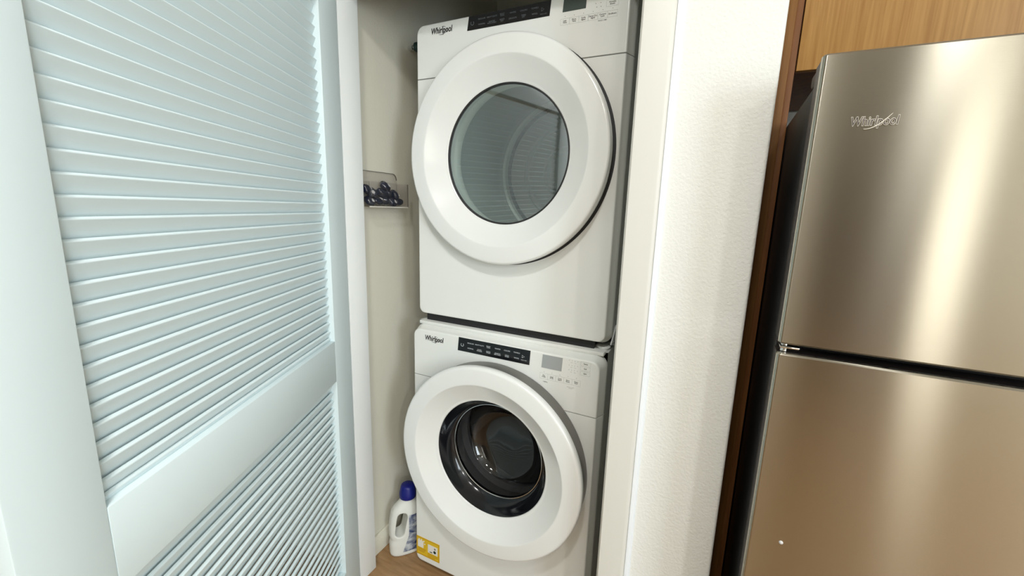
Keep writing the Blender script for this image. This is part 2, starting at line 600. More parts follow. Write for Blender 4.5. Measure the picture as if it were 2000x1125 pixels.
def slat_mesh():
    bm_ = bmesh.new()
    d_ = (-math.cos(ANG), -math.sin(ANG))
    nrm = (-math.sin(ANG), math.cos(ANG))
    h = TH / 2
    prof = []
    # u runs down the slat, v across it; v = -h is the face that shows
    rn = 0.0020
    for (c, a0) in ((-h + rn, -PI / 2), (h - rn, 0.0)):
        for k in range(4):
            a = a0 + PI / 2 * k / 3
            prof.append((rn - rn * math.cos(a), c + rn * math.sin(a)))
    prof += [(LN - 0.001, h), (LN, h - 0.001), (LN, -h + 0.001), (LN - 0.001, -h)]
    pts = [(FR - h * 0.95 + d_[0] * u + nrm[0] * v, 0.0020 + d_[1] * u + nrm[1] * v) for (u, v) in prof]
    prism(bm_, pts, 0, S0 - 0.004, S1 + 0.004)
    return bm_


PITCH = 0.0268
z_list = [1.381 + PITCH * k for k in range(-14, 20)] + [0.9850]
zz = 0.838
while zz > 0.185:
    z_list.append(zz)
    zz -= PITCH
proto = None
for z in z_list:
    if proto is None:
        proto = obj('slat', slat_mesh(), MAT['door'], door, local=True)
        o = proto
    else:
        o = proto.copy()
        COL.objects.link(o)
        o.parent = door
    o.location = (0, 0, z)


# ------------------------------------------------------------------ appliances
def logo(x0, x1, z, tilt, size, y, m, parent, swm):
    o = text('Whirlpool', size, (x0 + x1) / 2, y, z, m, parent, 'brand_lettering', bold=size * 0.022, shear=0.16, sx=0.86)
    bx_ = [v.co.x for v in o.data.vertices]
    wd = max(bx_) - min(bx_)
    k = (x1 - x0) / wd
    c = (max(bx_) + min(bx_)) / 2
    for v in o.data.vertices:
        v.co.x = c + (v.co.x - c) * k
    # the thin swoosh that loops under and over the letters
    cxs, w_ = x0 + (x1 - x0) * 0.57, (x1 - x0)
    path = []
    for i in range(21):
        t = i / 20
        a = math.radians(205 + 150 * t)
        path.append((cxs + math.cos(a) * w_ * 0.22 + math.sin(a) * 0.0, z - w_ * 0.02 + math.sin(a) * w_ * 0.125 + math.cos(a) * w_ * 0.05, 0.25 + 0.9 * math.sin(PI * t)))
    s = obj('swoosh', strip_bm(path, size * 0.035, y - 0.0004, y), swm, parent, smooth=None)
    path = []
    for i in range(13):
        t = i / 12
        a = math.radians(30 + 80 * t)
        path.append((cxs + math.cos(a) * w_ * 0.16, z + w_ * 0.03 + math.sin(a) * w_ * 0.10, 0.2 + 0.8 * math.sin(PI * t)))
    obj('swoosh', strip_bm(path, size * 0.028, y - 0.0004, y), swm, parent, smooth=None)
    return o


def round_icon(x, z, r, y, m, parent):
    bm_ = bmesh.new()
    pth = [(x + r * math.sin(a), z + r * math.cos(a), 1) for a in [math.radians(40 + 28 * k) for k in range(11)]]
    strip_bm(pth, r * 0.14, y - 0.0003, y, bm_)
    o = obj('power_icon', bm_, m, parent, smooth=None)
    return o


def cycle_panel(root, x0, x1, z0, z1, y, slant, rows, inkm, play):
    """black cycle selector with its print"""
    b_ = bmesh.new()
    prism(b_, [(x0, z0), (x1 - slant * 0.6, z0), (x1, z1), (x0 + slant, z1)], 1, y - 0.0012, y + 0.002)
    pan = obj('cycle_panel', b_, MAT['black_gloss'], root, smooth=None, label='glossy black cycle selector strip')
    yy = y - 0.0014
    h = z1 - z0
    zc = (z0 + z1) / 2
    round_icon(x0 + 0.018, zc - 0.001, 0.0052, yy, inkm, pan)
    n = len(rows[0])
    for r_, zr in ((0, z0 + h * 0.68), (1, z0 + h * 0.30)):
        for k, s in enumerate(rows[r_]):
            text(s, 0.0056 if '\n' not in s else 0.0050, x0 + 0.050 + k * 0.0335, yy, zr, inkm, pan)
    # start triangle and pause bars
    b_ = bmesh.new()
    xs = x1 - 0.022
    strip_bm([(xs - 0.005, zc - 0.0045, 1), (xs - 0.005, zc + 0.0045, 1), (xs + 0.0028, zc, 1), (xs - 0.005, zc - 0.0045, 1)], 0.0005, yy - 0.0003, yy, b_)
    obj('start_icon', b_, inkm, pan, smooth=None)
    text(play, 0.0036, xs + 0.001, yy, zc - 0.0115, inkm, pan)
    return pan


def key_row(root, x0, x1, z0, z1, y, names):
    n = len(names)
    wd = (x1 - x0) / n
    for k, s in enumerate(names):
        a = x0 + k * wd
        f_ = obj('touch_key', frame_bm(a, a + wd + 0.0003, z0, z1, 0.0004, y - 0.0003, y + 0.001), MAT['pale_ink'], root, smooth=None)
        text(s, 0.0052, a + wd / 2, y - 0.0003, (z0 + z1) / 2, MAT['ink'], f_)
        b_ = lathe([(0.0, y - 0.0003), (0.0008, y - 0.0003), (0.0008, y)], a + wd / 2, z1 + 0.005, 10)
        obj('indicator_dot', b_, MAT['grey_ink'], root, smooth=None)


def display(root, x0, x1, z0, z1, y, m):
    b_ = bmesh.new()
    prism(b_, [(x0, z0), (x1 - 0.002, z0), (x1, z1), (x0 + 0.003, z1)], 1, y - 0.0008, y + 0.001)
    return obj('display', b_, m, root, smooth=None)


AX0, AX1 = 0.0, 0.686


def shell(x0, x1, y0, y1, z0, z1):
    # sheet metal wrap, open behind the moulded front
    b_ = bx(x0, x1, y0, y1, z0, z1)
    b_.faces.ensure_lookup_table()
    for f in list(b_.faces):
        if all(abs(v.co.y - y0) < 1e-6 for v in f.verts):
            b_.faces.remove(f)
    return b_


# ---- washing machine
wm = thing('washing_machine', 'white front-loading washer standing on the closet floor under the dryer', 'washing machine', (0.343, 0.38, 0))
obj('cabinet', shell(AX0 + 0.0015, AX1 - 0.0015, 0.044, 0.78, 0.018, 0.984), MAT['enamel_side'], wm)
for fx in (0.06, 0.626):
    for fy in (0.09, 0.72):
        obj('foot', lathe_z([(0, 0.0), (0.022, 0.0), (0.024, 0.004), (0.022, 0.012), (0.012, 0.014), (0.012, 0.019), (0, 0.019)], fx, fy, 20), MAT['black_soft'], wm)
WZC, WXC = 0.585, 0.346
obj('front_panel', front_piece(AX0, AX1, 0.02, 0.7955, 0.0, 0.046, (0.030, 0.030, 0.001, 0.001), (0.014, 0.014, 0.012, 0.0008), 0.026, hole=(WXC, WZC - 0.005, 0.205)), MAT['enamel'], wm)
console = obj('control_console', front_piece(AX0, AX1, 0.7970, 0.976, 0.0, 0.046, (0.001, 0.001, 0.034, 0.034), (0.014, 0.014, 0.0008, 0.014), 0.026), MAT['enamel'], wm)
# top deck that shows below the dryer
obj('top_panel', bx(AX0 + 0.012, AX1 - 0.010, 0.03, 0.78, 0.974, 0.9865, bev=0.004), MAT['enamel'], wm)
YF = 0.0
logo(0.060, 0.137, 0.9375, 0, 0.0250, YF - 0.0006, MAT['ink'], wm, MAT['grey_ink'])
cycle_panel(wm, 0.1965, 0.4600, 0.9165, 0.9625, YF, 0.004,
            (['REGULAR', 'HEAVY DUTY', 'BULKY\nITEMS', 'WHITES', 'COLORS', 'TOWELS'],
             ['NORMAL', 'CLEAN\nWASHER', 'QUICK\nWASH', 'DRAIN &\nSPIN ONLY', 'COLD\nWASH', 'WOOL']), MAT['white_ink'], 'HOLD 3 SEC')
display(wm, 0.4975, 0.5635, 0.9175, 0.9590, YF, MAT['lcd_washer'])
key_row(wm, 0.494, 0.621, 0.8825, 0.9005, YF, ['Fan\nFresh', 'Load\n& Go', 'Cycle\nSignal', 'Extra\nRinse', 'Delay\nStart'])
text('• REFILL', 0.0050, 0.512, YF - 0.0003, 0.874, MAT['grey_ink'], wm)
text('HOLD 3 SEC\nLOCK', 0.0042, 0.592, YF - 0.0003, 0.872, MAT['pale_ink'], wm)
for k, (s, zc) in enumerate((('Temp', 0.9535), ('Soil', 0.9390), ('Spin', 0.9245))):
    f_ = obj('touch_key', frame_bm(0.6185, 0.6475, zc - 0.0058, zc + 0.0058, 0.0004, -0.0003, 0.001), MAT['pale_ink'], wm, smooth=None)
    text(s, 0.0056, 0.633, -0.0003, zc, MAT['ink'], f_)
    for q in range(4):
        obj('indicator_dot', lathe([(0.0, -0.0003), (0.0008, -0.0003), (0.0008, 0)], 0.584 + q * 0.0085, zc + 0.003, 10), MAT['grey_ink'], wm, smooth=None)
    text('low      hot', 0.0036, 0.597, -0.0003, zc - 0.003, MAT['pale_ink'], wm)

# washer door: a grey band, a deep white ring and a dark glass bowl
wd = obj('door', lathe([(0.300, -0.004), (0.316, -0.004), (0.3165, -0.058), (0.300, -0.058)], WXC, WZC, close=True), MAT['dark_band'], wm, label='grey band behind the white door ring')
obj('door_ring', lathe([(0.312, -0.056), (0.3205, -0.056), (0.3232, -0.062), (0.3230, -0.0725), (0.3216, -0.0770), (0.3190, -0.0800), (0.3155, -0.0816), (0.3125, -0.0820), (0.2700, -0.0832), (0.2665, -0.0831), (0.2650, -0.0826), (0.2635, -0.0816), (0.2600, -0.0790),
                        (0.2090, -0.0475), (0.2060, -0.0460), (0.2030, -0.0452), (0.2000, -0.0440), (0.1985, -0.042), (0.198, -0.036), (0.300, -0.036)], WXC, WZC, 160), MAT['ring_white'], wd, label='white ring around the dark glass')
obj('glass_bezel', lathe([(0.198, -0.041), (0.195, -0.036), (0.187, -0.018), (0.176, 0.002), (0.168, 0.010), (0.163, 0.012), (0.163, 0.02), (0.205, 0.02)], WXC, WZC), MAT['black_gloss'], wd, label='black inner bezel')
obj('bowl_rim', lathe([(0.1665, 0.009), (0.1655, 0.0078), (0.1640, 0.0078), (0.1630, 0.0095), (0.1640, 0.012)], WXC, WZC), MAT['chrome'], wd)
obj('glass_bowl', lathe([(0.163, 0.010), (0.158, 0.03), (0.150, 0.055), (0.137, 0.078), (0.118, 0.094), (0.085, 0.104), (0.045, 0.108), (0, 0.109)], WXC, WZC), MAT['washer_glass'], wd, label='dark clear glass bowl')
obj('door_seal', lathe([(0.205, 0.03), (0.19, 0.035), (0.183, 0.06), (0.19, 0.09), (0.178, 0.11), (0.185, 0.135), (0.21, 0.14)], WXC, WZC - 0.005), MAT['gasket'], wm, label='grey rubber door gasket')
bm = lathe([(0.185, 0.145), (0.235, 0.15), (0.245, 0.165), (0.245, 0.50), (0.238, 0.52), (0.16, 0.53), (0.15, 0.52), (0.0, 0.525)], WXC, WZC - 0.005)
drum = obj('drum', bm, MAT['steel_drum'], wm, label='steel wash drum')
for k in range(3):
    a = math.radians(75 + 120 * k)
    b_ = bmesh.new()
    prof = [(-0.035, 0.0), (0.035, 0.0), (0.018, 0.05), (-0.018, 0.05)]
    ca, sa = math.cos(a), math.sin(a)
    pts = [(WXC + (0.246 - v) * ca - u * sa, WZC - 0.005 + (0.246 - v) * sa + u * ca) for (u, v) in prof]
    prism(b_, pts, 1, 0.18, 0.49)
    obj('drum_paddle', b_, MAT['gasket'], drum)

# yellow notice sticker, low on the washer front
st = obj('sticker', front_piece(0.0125, 0.121, 0.054, 0.134, -0.0006, 0.0012, (0.002,) * 4, (0, 0, 0, 0), 0.0002), MAT['yellow'], wm, label='yellow notice sticker with white picture boxes')
ys = -0.0008
obj('sticker_border', frame_bm(0.0145, 0.119, 0.056, 0.132, 0.0022, ys - 0.0002, ys + 0.0003), MAT['amber'], st, smooth=None)
obj('picture_box', bx(0.019, 0.046, ys - 0.0002, ys + 0.0003, 0.088, 0.118), MAT['paper'], st, smooth=None)
obj('picture_box', bx(0.067, 0.112, ys - 0.0002, ys + 0.0003, 0.080, 0.116), MAT['paper'], st, smooth=None)
for (x, z, r) in ((0.026, 0.121, 0.0034), (0.037, 0.122, 0.0034), (0.048, 0.119, 0.0034), (0.052, 0.108, 0.003)):
    obj('pictogram', lathe([(0, ys - 0.0002), (r, ys - 0.0002), (r, ys)], x, z, 14), MAT['paper'], st, smooth=None)
b_ = bmesh.new()
prism(b_, [(0.073, 0.084), (0.089, 0.084), (0.086, 0.088), (0.078, 0.087)], 1, ys - 0.0004, ys)
obj('pictogram', b_, MAT['ink'], st, smooth=None)
obj('pictogram', lathe([(0, ys - 0.0004), (0.0062, ys - 0.0004), (0.0062, ys)], 0.099, 0.092, 16), MAT['knob'], st, smooth=None)
obj('pictogram', lathe([(0, ys - 0.0004), (0.0042, ys - 0.0004), (0.0042, ys)], 0.100, 0.106, 16), MAT['gasket'], st, smooth=None)
for (x0, x1, z) in ((0.020, 0.058, 0.082), (0.020, 0.055, 0.076), (0.020, 0.050, 0.070), (0.066, 0.114, 0.073), (0.066, 0.112, 0.067), (0.066, 0.100, 0.061)):
    obj('print_line', bx(x0, x1, ys - 0.0002, ys + 0.0002, z, z + 0.0026), MAT['amber'], st, smooth=None)

# ---- dryer
DY = 0.032
DXC, DZC = 0.342, 1.538
dr = thing('clothes_dryer', 'white clothes dryer with round glass door, stacked on top of the washer', 'clothes dryer', (0.343, 0.4, 0.987))
obj('cabinet', shell(AX0 + 0.0015, AX1 - 0.0015, DY + 0.044, 0.80, 1.004, 1.946), MAT['enamel_side'], dr)
for fx in (0.06, 0.626):
    for fy in (0.12, 0.74):
        obj('foot', lathe_z([(0, 0.9866), (0.02, 0.9866), (0.02, 0.998), (0.01, 1.0), (0.01, 1.0045), (0, 1.0045)], fx, fy, 20), MAT['black_soft'], dr)
obj('front_panel', front_piece(AX0, AX1, 1.005, 1.7795, DY, 0.046, (0.030, 0.030, 0.001, 0.001), (0.014, 0.014, 0.012, 0.0008), 0.026, hole=(DXC, DZC, 0.208)), MAT['enamel'], dr)
obj('control_console', front_piece(AX0, AX1, 1.7812, 1.946, DY, 0.046, (0.001, 0.001, 0.034, 0.034), (0.014, 0.014, 0.0008, 0.012), 0.026), MAT['enamel'], dr)
logo(0.067, 0.145, 1.9125, 0, 0.0240, DY - 0.0006, MAT['ink'], dr, MAT['grey_ink'])
cycle_panel(dr, 0.1995, 0.4640, 1.8970, 1.9345, DY, 0.006,
            (['REGULAR', 'HEAVY DUTY', 'BULKY\nITEMS', 'WHITES', 'COLORS', 'TOWELS'],
             ['NORMAL', 'SANITIZE\nWITH STEAM', 'QUICK\nDRY', 'DELICATE', 'TIMED\nDRY', 'WOOL']), MAT['dim_ink'], 'HOLD 3 SEC')
display(dr, 0.4975, 0.5630, 1.8995, 1.9345, DY, MAT['lcd_dryer'])
key_row(dr, 0.4925, 0.6445, 1.8685, 1.8835, DY, ['Less\nTime', 'More\nTime', 'Cycle\nSignal', 'Damp Dry\nSignal', 'Control\nLock', 'EcoBoost'])
text('HOLD 3 SEC', 0.0042, 0.607, DY - 0.0003, 1.864, MAT['grey_ink'], dr)
f_ = obj('touch_key', frame_bm(0.6145, 0.6455, 1.8935, 1.9085, 0.0004, DY - 0.0003, DY + 0.001), MAT['pale_ink'], dr, smooth=None)
text('Wrinkle\nShield', 0.0054, 0.630, DY - 0.0003, 1.9010, MAT['ink'], f_)
for q, (x, z) in enumerate(((0.590, 1.897), (0.601, 1.897), (0.587, 1.906), (0.600, 1.906), (0.588, 1.916), (0.600, 1.916))):
    obj('indicator_dot', lathe([(0.0, DY - 0.0003), (0.0010, DY - 0.0003), (0.0010, DY)], x, z, 10), MAT['grey_ink'], dr, smooth=None)
dd = obj('door', lathe([(0.300, DY - 0.0095), (0.3165, DY - 0.0095), (0.3195, DY - 0.014), (0.3210, DY - 0.026), (0.3205, DY - 0.042), (0.3193, DY - 0.0465), (0.3170, DY - 0.0493), (0.3140, DY - 0.0506), (0.3115, DY - 0.0510), (0.2700, DY - 0.0525), (0.2665, DY - 0.0524), (0.2650, DY - 0.0519), (0.2635, DY - 0.0510), (0.2600, DY - 0.0486),
                        (0.2090, DY - 0.0165), (0.2060, DY - 0.0150), (0.2035, DY - 0.0142), (0.2010, DY - 0.012), (0.2005, DY - 0.006), (0.2005, DY - 0.005), (0.300, DY - 0.0095)], DXC, DZC, 160),
         MAT['ring_white'], dr, label='white ring-shaped dryer door')
obj('door_gap_shade', lathe([(0.300, DY - 0.0096), (0.3125, DY - 0.0094), (0.3140, DY - 0.0030), (0.3248, DY - 0.0008), (0.3248, DY - 0.0002), (0.300, DY - 0.0002)], DXC, DZC), MAT['black_soft'], dd, label='black ring standing for the shaded gap behind the dryer door')  # shade in the gap behind the ring, added as black
obj('glass_seal', lathe([(0.2015, DY - 0.0125), (0.1990, DY - 0.0135), (0.1965, DY - 0.0120), (0.1965, DY - 0.004), (0.202, DY - 0.004)], DXC, DZC), MAT['black_soft'], dd)
obj('door_glass', lathe([(0.1975, DY - 0.010), (0.15, DY - 0.0125), (0.08, DY - 0.0143), (0, DY - 0.015)], DXC, DZC), MAT['dryer_glass'], dd, label='grey tinted round window')
obj('drum_collar', lathe([(0.208, DY + 0.03), (0.205, DY + 0.05), (0.212, DY + 0.075), (0.287, DY + 0.080)], DXC, DZC), MAT['drum_light'], dr)
obj('drum', lathe([(0.287, DY + 0.08), (0.288, 0.50), (0.284, 0.515), (0.288, 0.530), (0.288, 0.585)], DXC, DZC), MAT['drum_grey'], dr)
obj('drum_lip', lathe([(0.288, 0.552), (0.279, 0.557), (0.275, 0.575), (0.279, 0.588)], DXC, DZC), MAT['drum_light'], dr)
obj('drum_gap', lathe([(0.281, 0.585), (0.2765, 0.5835), (0.262, 0.5835), (0.262, 0.592), (0.290, 0.592)], DXC, DZC), MAT['black_soft'], dr)
obj('drum_back', lathe([(0.264, 0.5855), (0.20, 0.586), (0.192, 0.580), (0.182, 0.580), (0.175, 0.586), (0.11, 0.586), (0.100, 0.576), (0.090, 0.576), (0.082, 0.586), (0, 0.586)], DXC, DZC), MAT['drum_back'], dr)
obj('gap_shade_strip', bx(0.03, 0.640, DY + 0.020, DY + 0.034, 0.9868, 1.012), MAT['black_soft'], dr, label='black strip standing for the shade between the two machines')  # shade under the dryer, put in as a black strip
# stacking bracket at the lower right
b_ = bmesh.new()
prism(b_, [(DY + 0.030, 1.003), (DY + 0.085, 0.9875), (DY + 0.085, 1.050)], 0, AX1 - 0.002, AX1 + 0.002)
br = obj('stacking_bracket', b_, MAT['enamel_side'], dr, label='small metal stacking bracket at the lower corner')
obj('bracket_screw', prism(bmesh.new(), [(DY + 0.062 + 0.005 * math.cos(a), 1.005 + 0.005 * math.sin(a)) for a in [k * PI / 6 for k in range(12)]], 0, AX1 + 0.002, AX1 + 0.004), MAT['gasket'], br)
obj('levelling_pad', lathe_z([(0, 0.9868), (0.021, 0.9868), (0.022, 0.990), (0.02, 0.9935), (0, 0.9935)], 0.660, DY + 0.050, 24), MAT['button'], dr)

# ------------------------------------------------------------------ things in the closet
# clear bin on the closet wall
BX0, BX1, BY0, BY1, BZ0, BZ1, BZT = CL + 0.001, -0.110, -0.066, 0.122, 1.376, 1.459, 1.497
binn = thing('wall_bin', 'clear plastic bin fixed to the closet wall holding dark pods', 'storage bin', (CL + 0.001, 0.03, BZ0))
t = 0.003
b_ = bmesh.new()
pts = [(BY0, BZ0), (BY1, BZ0), (BY1, BZT - 0.022)] + [(BY1 - 0.022 + 0.022 * math.cos(a), BZT - 0.022 + 0.022 * math.sin(a)) for a in [PI / 2 * k / 6 for k in range(1, 7)]] + \
      [(BY0 + 0.022 - 0.022 * math.sin(a), BZT - 0.022 + 0.022 * math.cos(a)) for a in [PI / 2 * k / 6 for k in range(0, 7)]]
prism(b_, pts, 0, BX0, BX0 + t)
pts_back = list(pts)
obj('back_plate', b_, MAT['clear'], binn)
obj('bin_front', bx(BX1 - t, BX1, BY0, BY1, BZ0, BZ1), MAT['clear'], binn)
obj('bin_floor', bx(BX0 + t, BX1 - t, BY0, BY1, BZ0, BZ0 + t), MAT['clear'], binn)
obj('bin_side', bx(BX0 + t, BX1 - t, BY0, BY0 + t, BZ0 + t, BZ1), MAT['clear'], binn)
obj('bin_side', bx(BX0 + t, BX1 - t, BY1 - t, BY1, BZ0 + t, BZ1), MAT['clear'], binn)
MAT['bin_edge'] = mat('bin_edge', (0.16, 0.14, 0.12), 0.3)
obj('bin_rim', bx(BX1 - t - 0.0003, BX1 + 0.0006, BY1 - 0.0006, BY1 + 0.0012, BZ0, BZ1), MAT['bin_edge'], binn, label='dark looking cut edge of the clear plastic')


edge = [(p[0], p[1]) for p in pts[2:]]
b_ = bmesh.new()
c_y, c_z = (BY0 + BY1) / 2, BZT - 0.05
inner = [(p[0] + (0.0012 if p[0] < c_y else -0.0012), p[1] - 0.0012) for p in edge]
prism(b_, edge + list(reversed(inner)), 0, BX0 - 0.0003, BX0 + t + 0.0003)
obj('bin_rim', b_, MAT['bin_edge'], binn, smooth=None)
obj('bin_rim', bx(BX1 - t - 0.0003, BX1 + 0.0006, BY0, BY1, BZ0 - 0.0006, BZ0 + 0.0022), MAT['paper'], binn, label='pale bottom edge of the clear plastic')


def pod_meshes():
    b1 = bmesh.new()
    bmesh.ops.create_uvsphere(b1, u_segments=20, v_segments=12, radius=1.0)
    for v in b1.verts:
        x, y, z = v.co
        q = (abs(x) ** 3.2 + abs(y) ** 3.2) ** (1 / 3.2)
        r = math.hypot(x, y)
        k = r / q if q > 1e-6 else 1
        bulge = 1 + 0.10 * math.sin(3 * math.atan2(y, x) + 0.6)
        v.co = Vector((x * k * 0.0200 * bulge, y * k * 0.0160, z * 0.0135))
    b2 = bmesh.new()
    bmesh.ops.create_uvsphere(b2, u_segments=12, v_segments=8, radius=1.0)
    for v in b2.verts:
        v.co = Vector((v.co.x * 0.0085 + 0.008, v.co.y * 0.0055 + 0.002, v.co.z * 0.003 + 0.0115))
    return b1, b2


pm, fm = pod_meshes()
PODS = [(-0.138, -0.042, 1.3960, 0.2, 0.3), (-0.137, -0.005, 1.3970, 0.5, 1.2), (-0.1375, 0.032, 1.3960, -0.3, 2.0), (-0.138, 0.066, 1.3965, 0.4, 0.6), (-0.1375, 0.099, 1.3960, -0.2, 1.5),
        (-0.139, -0.028, 1.4235, 0.9, 0.1), (-0.137, 0.012, 1.4240, -0.7, 1.0), (-0.139, 0.048, 1.4225, 0.6, 2.2), (-0.138, 0.080, 1.4205, -0.8, 0.2), (-0.138, 0.034, 1.4480, 0.5, 0.9), (-0.139, -0.050, 1.4330, 1.1, 1.9)]
pod0 = None
for (x, y, z, tilt, rz) in PODS:
    if pod0 is None:
        pod0 = obj('laundry_pod', pm, MAT['pod'], None, smooth=60)
        tag(pod0, 'small dark glossy pod heaped in the clear wall bin', 'laundry pod', 'dark pods in the wall bin')
        fl0 = obj('pod_fleck', fm, MAT['pod_white'], pod0, smooth=60, local=True, label='pale fleck')
        p = pod0
    else:
        p = pod0.copy()
        COL.objects.link(p)
        c = fl0.copy()
        COL.objects.link(c)
        c.parent = p
    p.location = (x, y, z)
    p.rotation_euler = (tilt, 0.5 + 0.4 * math.sin(rz * 3), rz)

# knob on the closet wall beside the dryer top
kn = thing('shutoff_knob', 'small dark green round knob on the closet wall beside the dryer top', 'valve knob', (CL, 0.205, 1.952))


def lathe_x(profile, cy, cz, n=28):
    b2 = bmesh.new()
    rings = []
    for (r, x) in profile:
        rings.append([b2.verts.new((x, cy + r * math.cos(2 * PI * k / n), cz + r * math.sin(2 * PI * k / n))) for k in range(n)] if r > 1e-6 else [b2.verts.new((x, cy, cz))])
    for a, c in zip(rings[:-1], rings[1:]):
        for k in range(n):
            j = (k + 1) % n
            if len(a) == 1:
                b2.faces.new((a[0], c[j], c[k]))
            elif len(c) == 1:
                b2.faces.new((a[k], a[j], c[0]))
            else:
                b2.faces.new((a[k], a[j], c[j], c[k]))
    return b2


obj('stem', lathe_x([(0, CL), (0.009, CL), (0.009, CL + 0.02), (0.006, CL + 0.022), (0.006, CL + 0.034), (0, CL + 0.034)], 0.205, 1.952), MAT['chrome'], kn)
obj('knob', lathe_x([(0, CL + 0.030), (0.013, CL + 0.030), (0.0165, CL + 0.034), (0.0165, CL + 0.046), (0.013, CL + 0.051), (0, CL + 0.052)], 0.205, 1.952), MAT['knob'], kn)

# detergent bottle
BOT = (-0.074, 0.038)
BRZ = math.radians(52)
bot = thing('detergent_bottle', 'white plastic detergent bottle with blue cap beside the washer', 'bottle', (BOT[0], BOT[1], 0), BRZ)


def bottle_body():
    """side outline lofted upwards, a grip hole cut through, then blended"""
    b1 = bmesh.new()
    #      z      x0      x1     half depth
    secs = [(0.000, -0.056, 0.056, 0.028), (0.004, -0.063, 0.062, 0.033), (0.012, -0.066, 0.064, 0.035), (0.055, -0.066, 0.066, 0.036), (0.075, -0.0615, 0.066, 0.036), (0.092, -0.067, 0.066, 0.036),
            (0.130, -0.067, 0.065, 0.036), (0.165, -0.063, 0.063, 0.035), (0.190, -0.057, 0.058, 0.033), (0.208, -0.047, 0.052, 0.030), (0.222, -0.033, 0.046, 0.027),
            (0.234, -0.020, 0.040, 0.025), (0.244, -0.016, 0.036, 0.024), (0.252, -0.015, 0.035, 0.024)]
    loops = []
    n = 40
    for (z, x0, x1, hd) in secs:
        cx, hw = (x0 + x1) / 2, (x1 - x0) / 2
        e = 2.6 if z < 0.2 else 2.6 - 0.6 * min(1, (z - 0.2) / 0.03)
        lp = []
        for k in range(n):
            a = 2 * PI * k / n
            ca, sa = math.cos(a), math.sin(a)
            lp.append((cx + hw * math.copysign(abs(ca) ** (2 / e), ca), hd * math.copysign(abs(sa) ** (2 / e), sa), z))
        loops.append(lp)
    loft(b1, loops)
    bmesh.ops.recalc_face_normals(b1, faces=b1.faces)
    me = bpy.data.meshes.new('bottle_tmp')
    b1.to_mesh(me)
    b1.free()
    o = bpy.data.objects.new('bottle_tmp', me)
    COL.objects.link(o)
    # grip hole
    b2 = bmesh.new()
    pts = []
    p0, p1, r0, r1 = Vector((-0.029, 0.108)), Vector((-0.018, 0.172)), 0.0180, 0.0205
    for k in range(13):
        a = PI + PI * k / 12
        pts.append((p0.x + r0 * math.cos(a), p0.y + r0 * math.sin(a)))
    for k in range(13):
        a = PI * k / 12
        pts.append((p1.x + r1 * math.cos(a), p1.y + r1 * math.sin(a)))
    prism(b2, pts, 1, -0.06, 0.06)
    bmesh.ops.recalc_face_normals(b2, faces=b2.faces)
    m2 = bpy.data.meshes.new('hole_tmp')
    b2.to_mesh(m2)
    b2.free()
    h = bpy.data.objects.new('hole_tmp', m2)
    COL.objects.link(h)
    md = o.modifiers.new('cut', 'BOOLEAN')
    md.operation = 'DIFFERENCE'
    md.object = h
    md.solver = 'EXACT'
    rm = o.modifiers.new('blend', 'REMESH')
    rm.mode = 'VOXEL'
    rm.voxel_size = 0.0028
    sm = o.modifiers.new('smooth', 'SMOOTH')
    sm.factor = 0.5
    sm.iterations = 9
    dg = bpy.context.evaluated_depsgraph_get()
    res = bpy.data.meshes.new_from_object(o.evaluated_get(dg))
    bpy.data.objects.remove(o)
    bpy.data.objects.remove(h)
    b3 = bmesh.new()
    b3.from_mesh(res)
    bpy.data.meshes.remove(res)
    zmin = min(v.co.z for v in b3.verts)
    for v in b3.verts:
        v.co.z -= zmin
    return b3


obj('body', bottle_body(), MAT['bottle'], bot, smooth=60, local=True)
cx = 0.010
obj('cap', lathe_z([(0, 0.243), (0.0315, 0.243), (0.033, 0.246), (0.033, 0.262), (0.0315, 0.268), (0.0275, 0.288), (0.0255, 0.293), (0.021, 0.296), (0, 0.296)], cx, 0, 40), MAT['cap_blue'], bot, local=True, label='deep blue screw cap')
# curved label on the broad side that faces the room
b_ = bmesh.new()
rows = []
for k in range(17):
    z = 0.022 + 0.158 * k / 16
    row = []
    for i in range(13):
        u = i / 12
        xl = 0.006 - 0.026 * max(0, 1 - (z - 0.02) / 0.075)
        x = xl + (0.060 - xl) * u
        xx = abs((x - 0.0) / 0.066)
        y = -0.036 * max(0.0, 1 - xx ** 2.6) ** (1 / 2.6) * (1.0 if z < 0.14 else 1.0 - 0.7 * (z - 0.14)) - 0.0006
        row.append(b_.verts.new((x, y, z)))
    rows.append(row)
for a, c in zip(rows[:-1], rows[1:]):
    for i in range(12):
        b_.faces.new((a[i], a[i + 1], c[i + 1], c[i]))
obj('label', b_, MAT['bottle_label'], bot, smooth=60, local=True, label='blue and white printed label')

# ------------------------------------------------------------------ kitchen side
FY = -0.300
FX0, FX1 = 1.046, 1.800
fr = thing('refrigerator', 'tall stainless steel refrigerator with its freezer door on top', 'refrigerator', (1.42, 0.05, 0))
obj('body', bx(FX0 + 0.006, FX1 - 0.006, FY + 0.078, 0.42, 0.03, 1.606, bev=0.006), MAT['fridge_side'], fr, label='black cabinet side')
obj('toe_grille', bx(FX0 + 0.02, FX1 - 0.02, FY + 0.11, FY + 0.14, 0.0, 0.05), MAT['fridge_side'], fr)


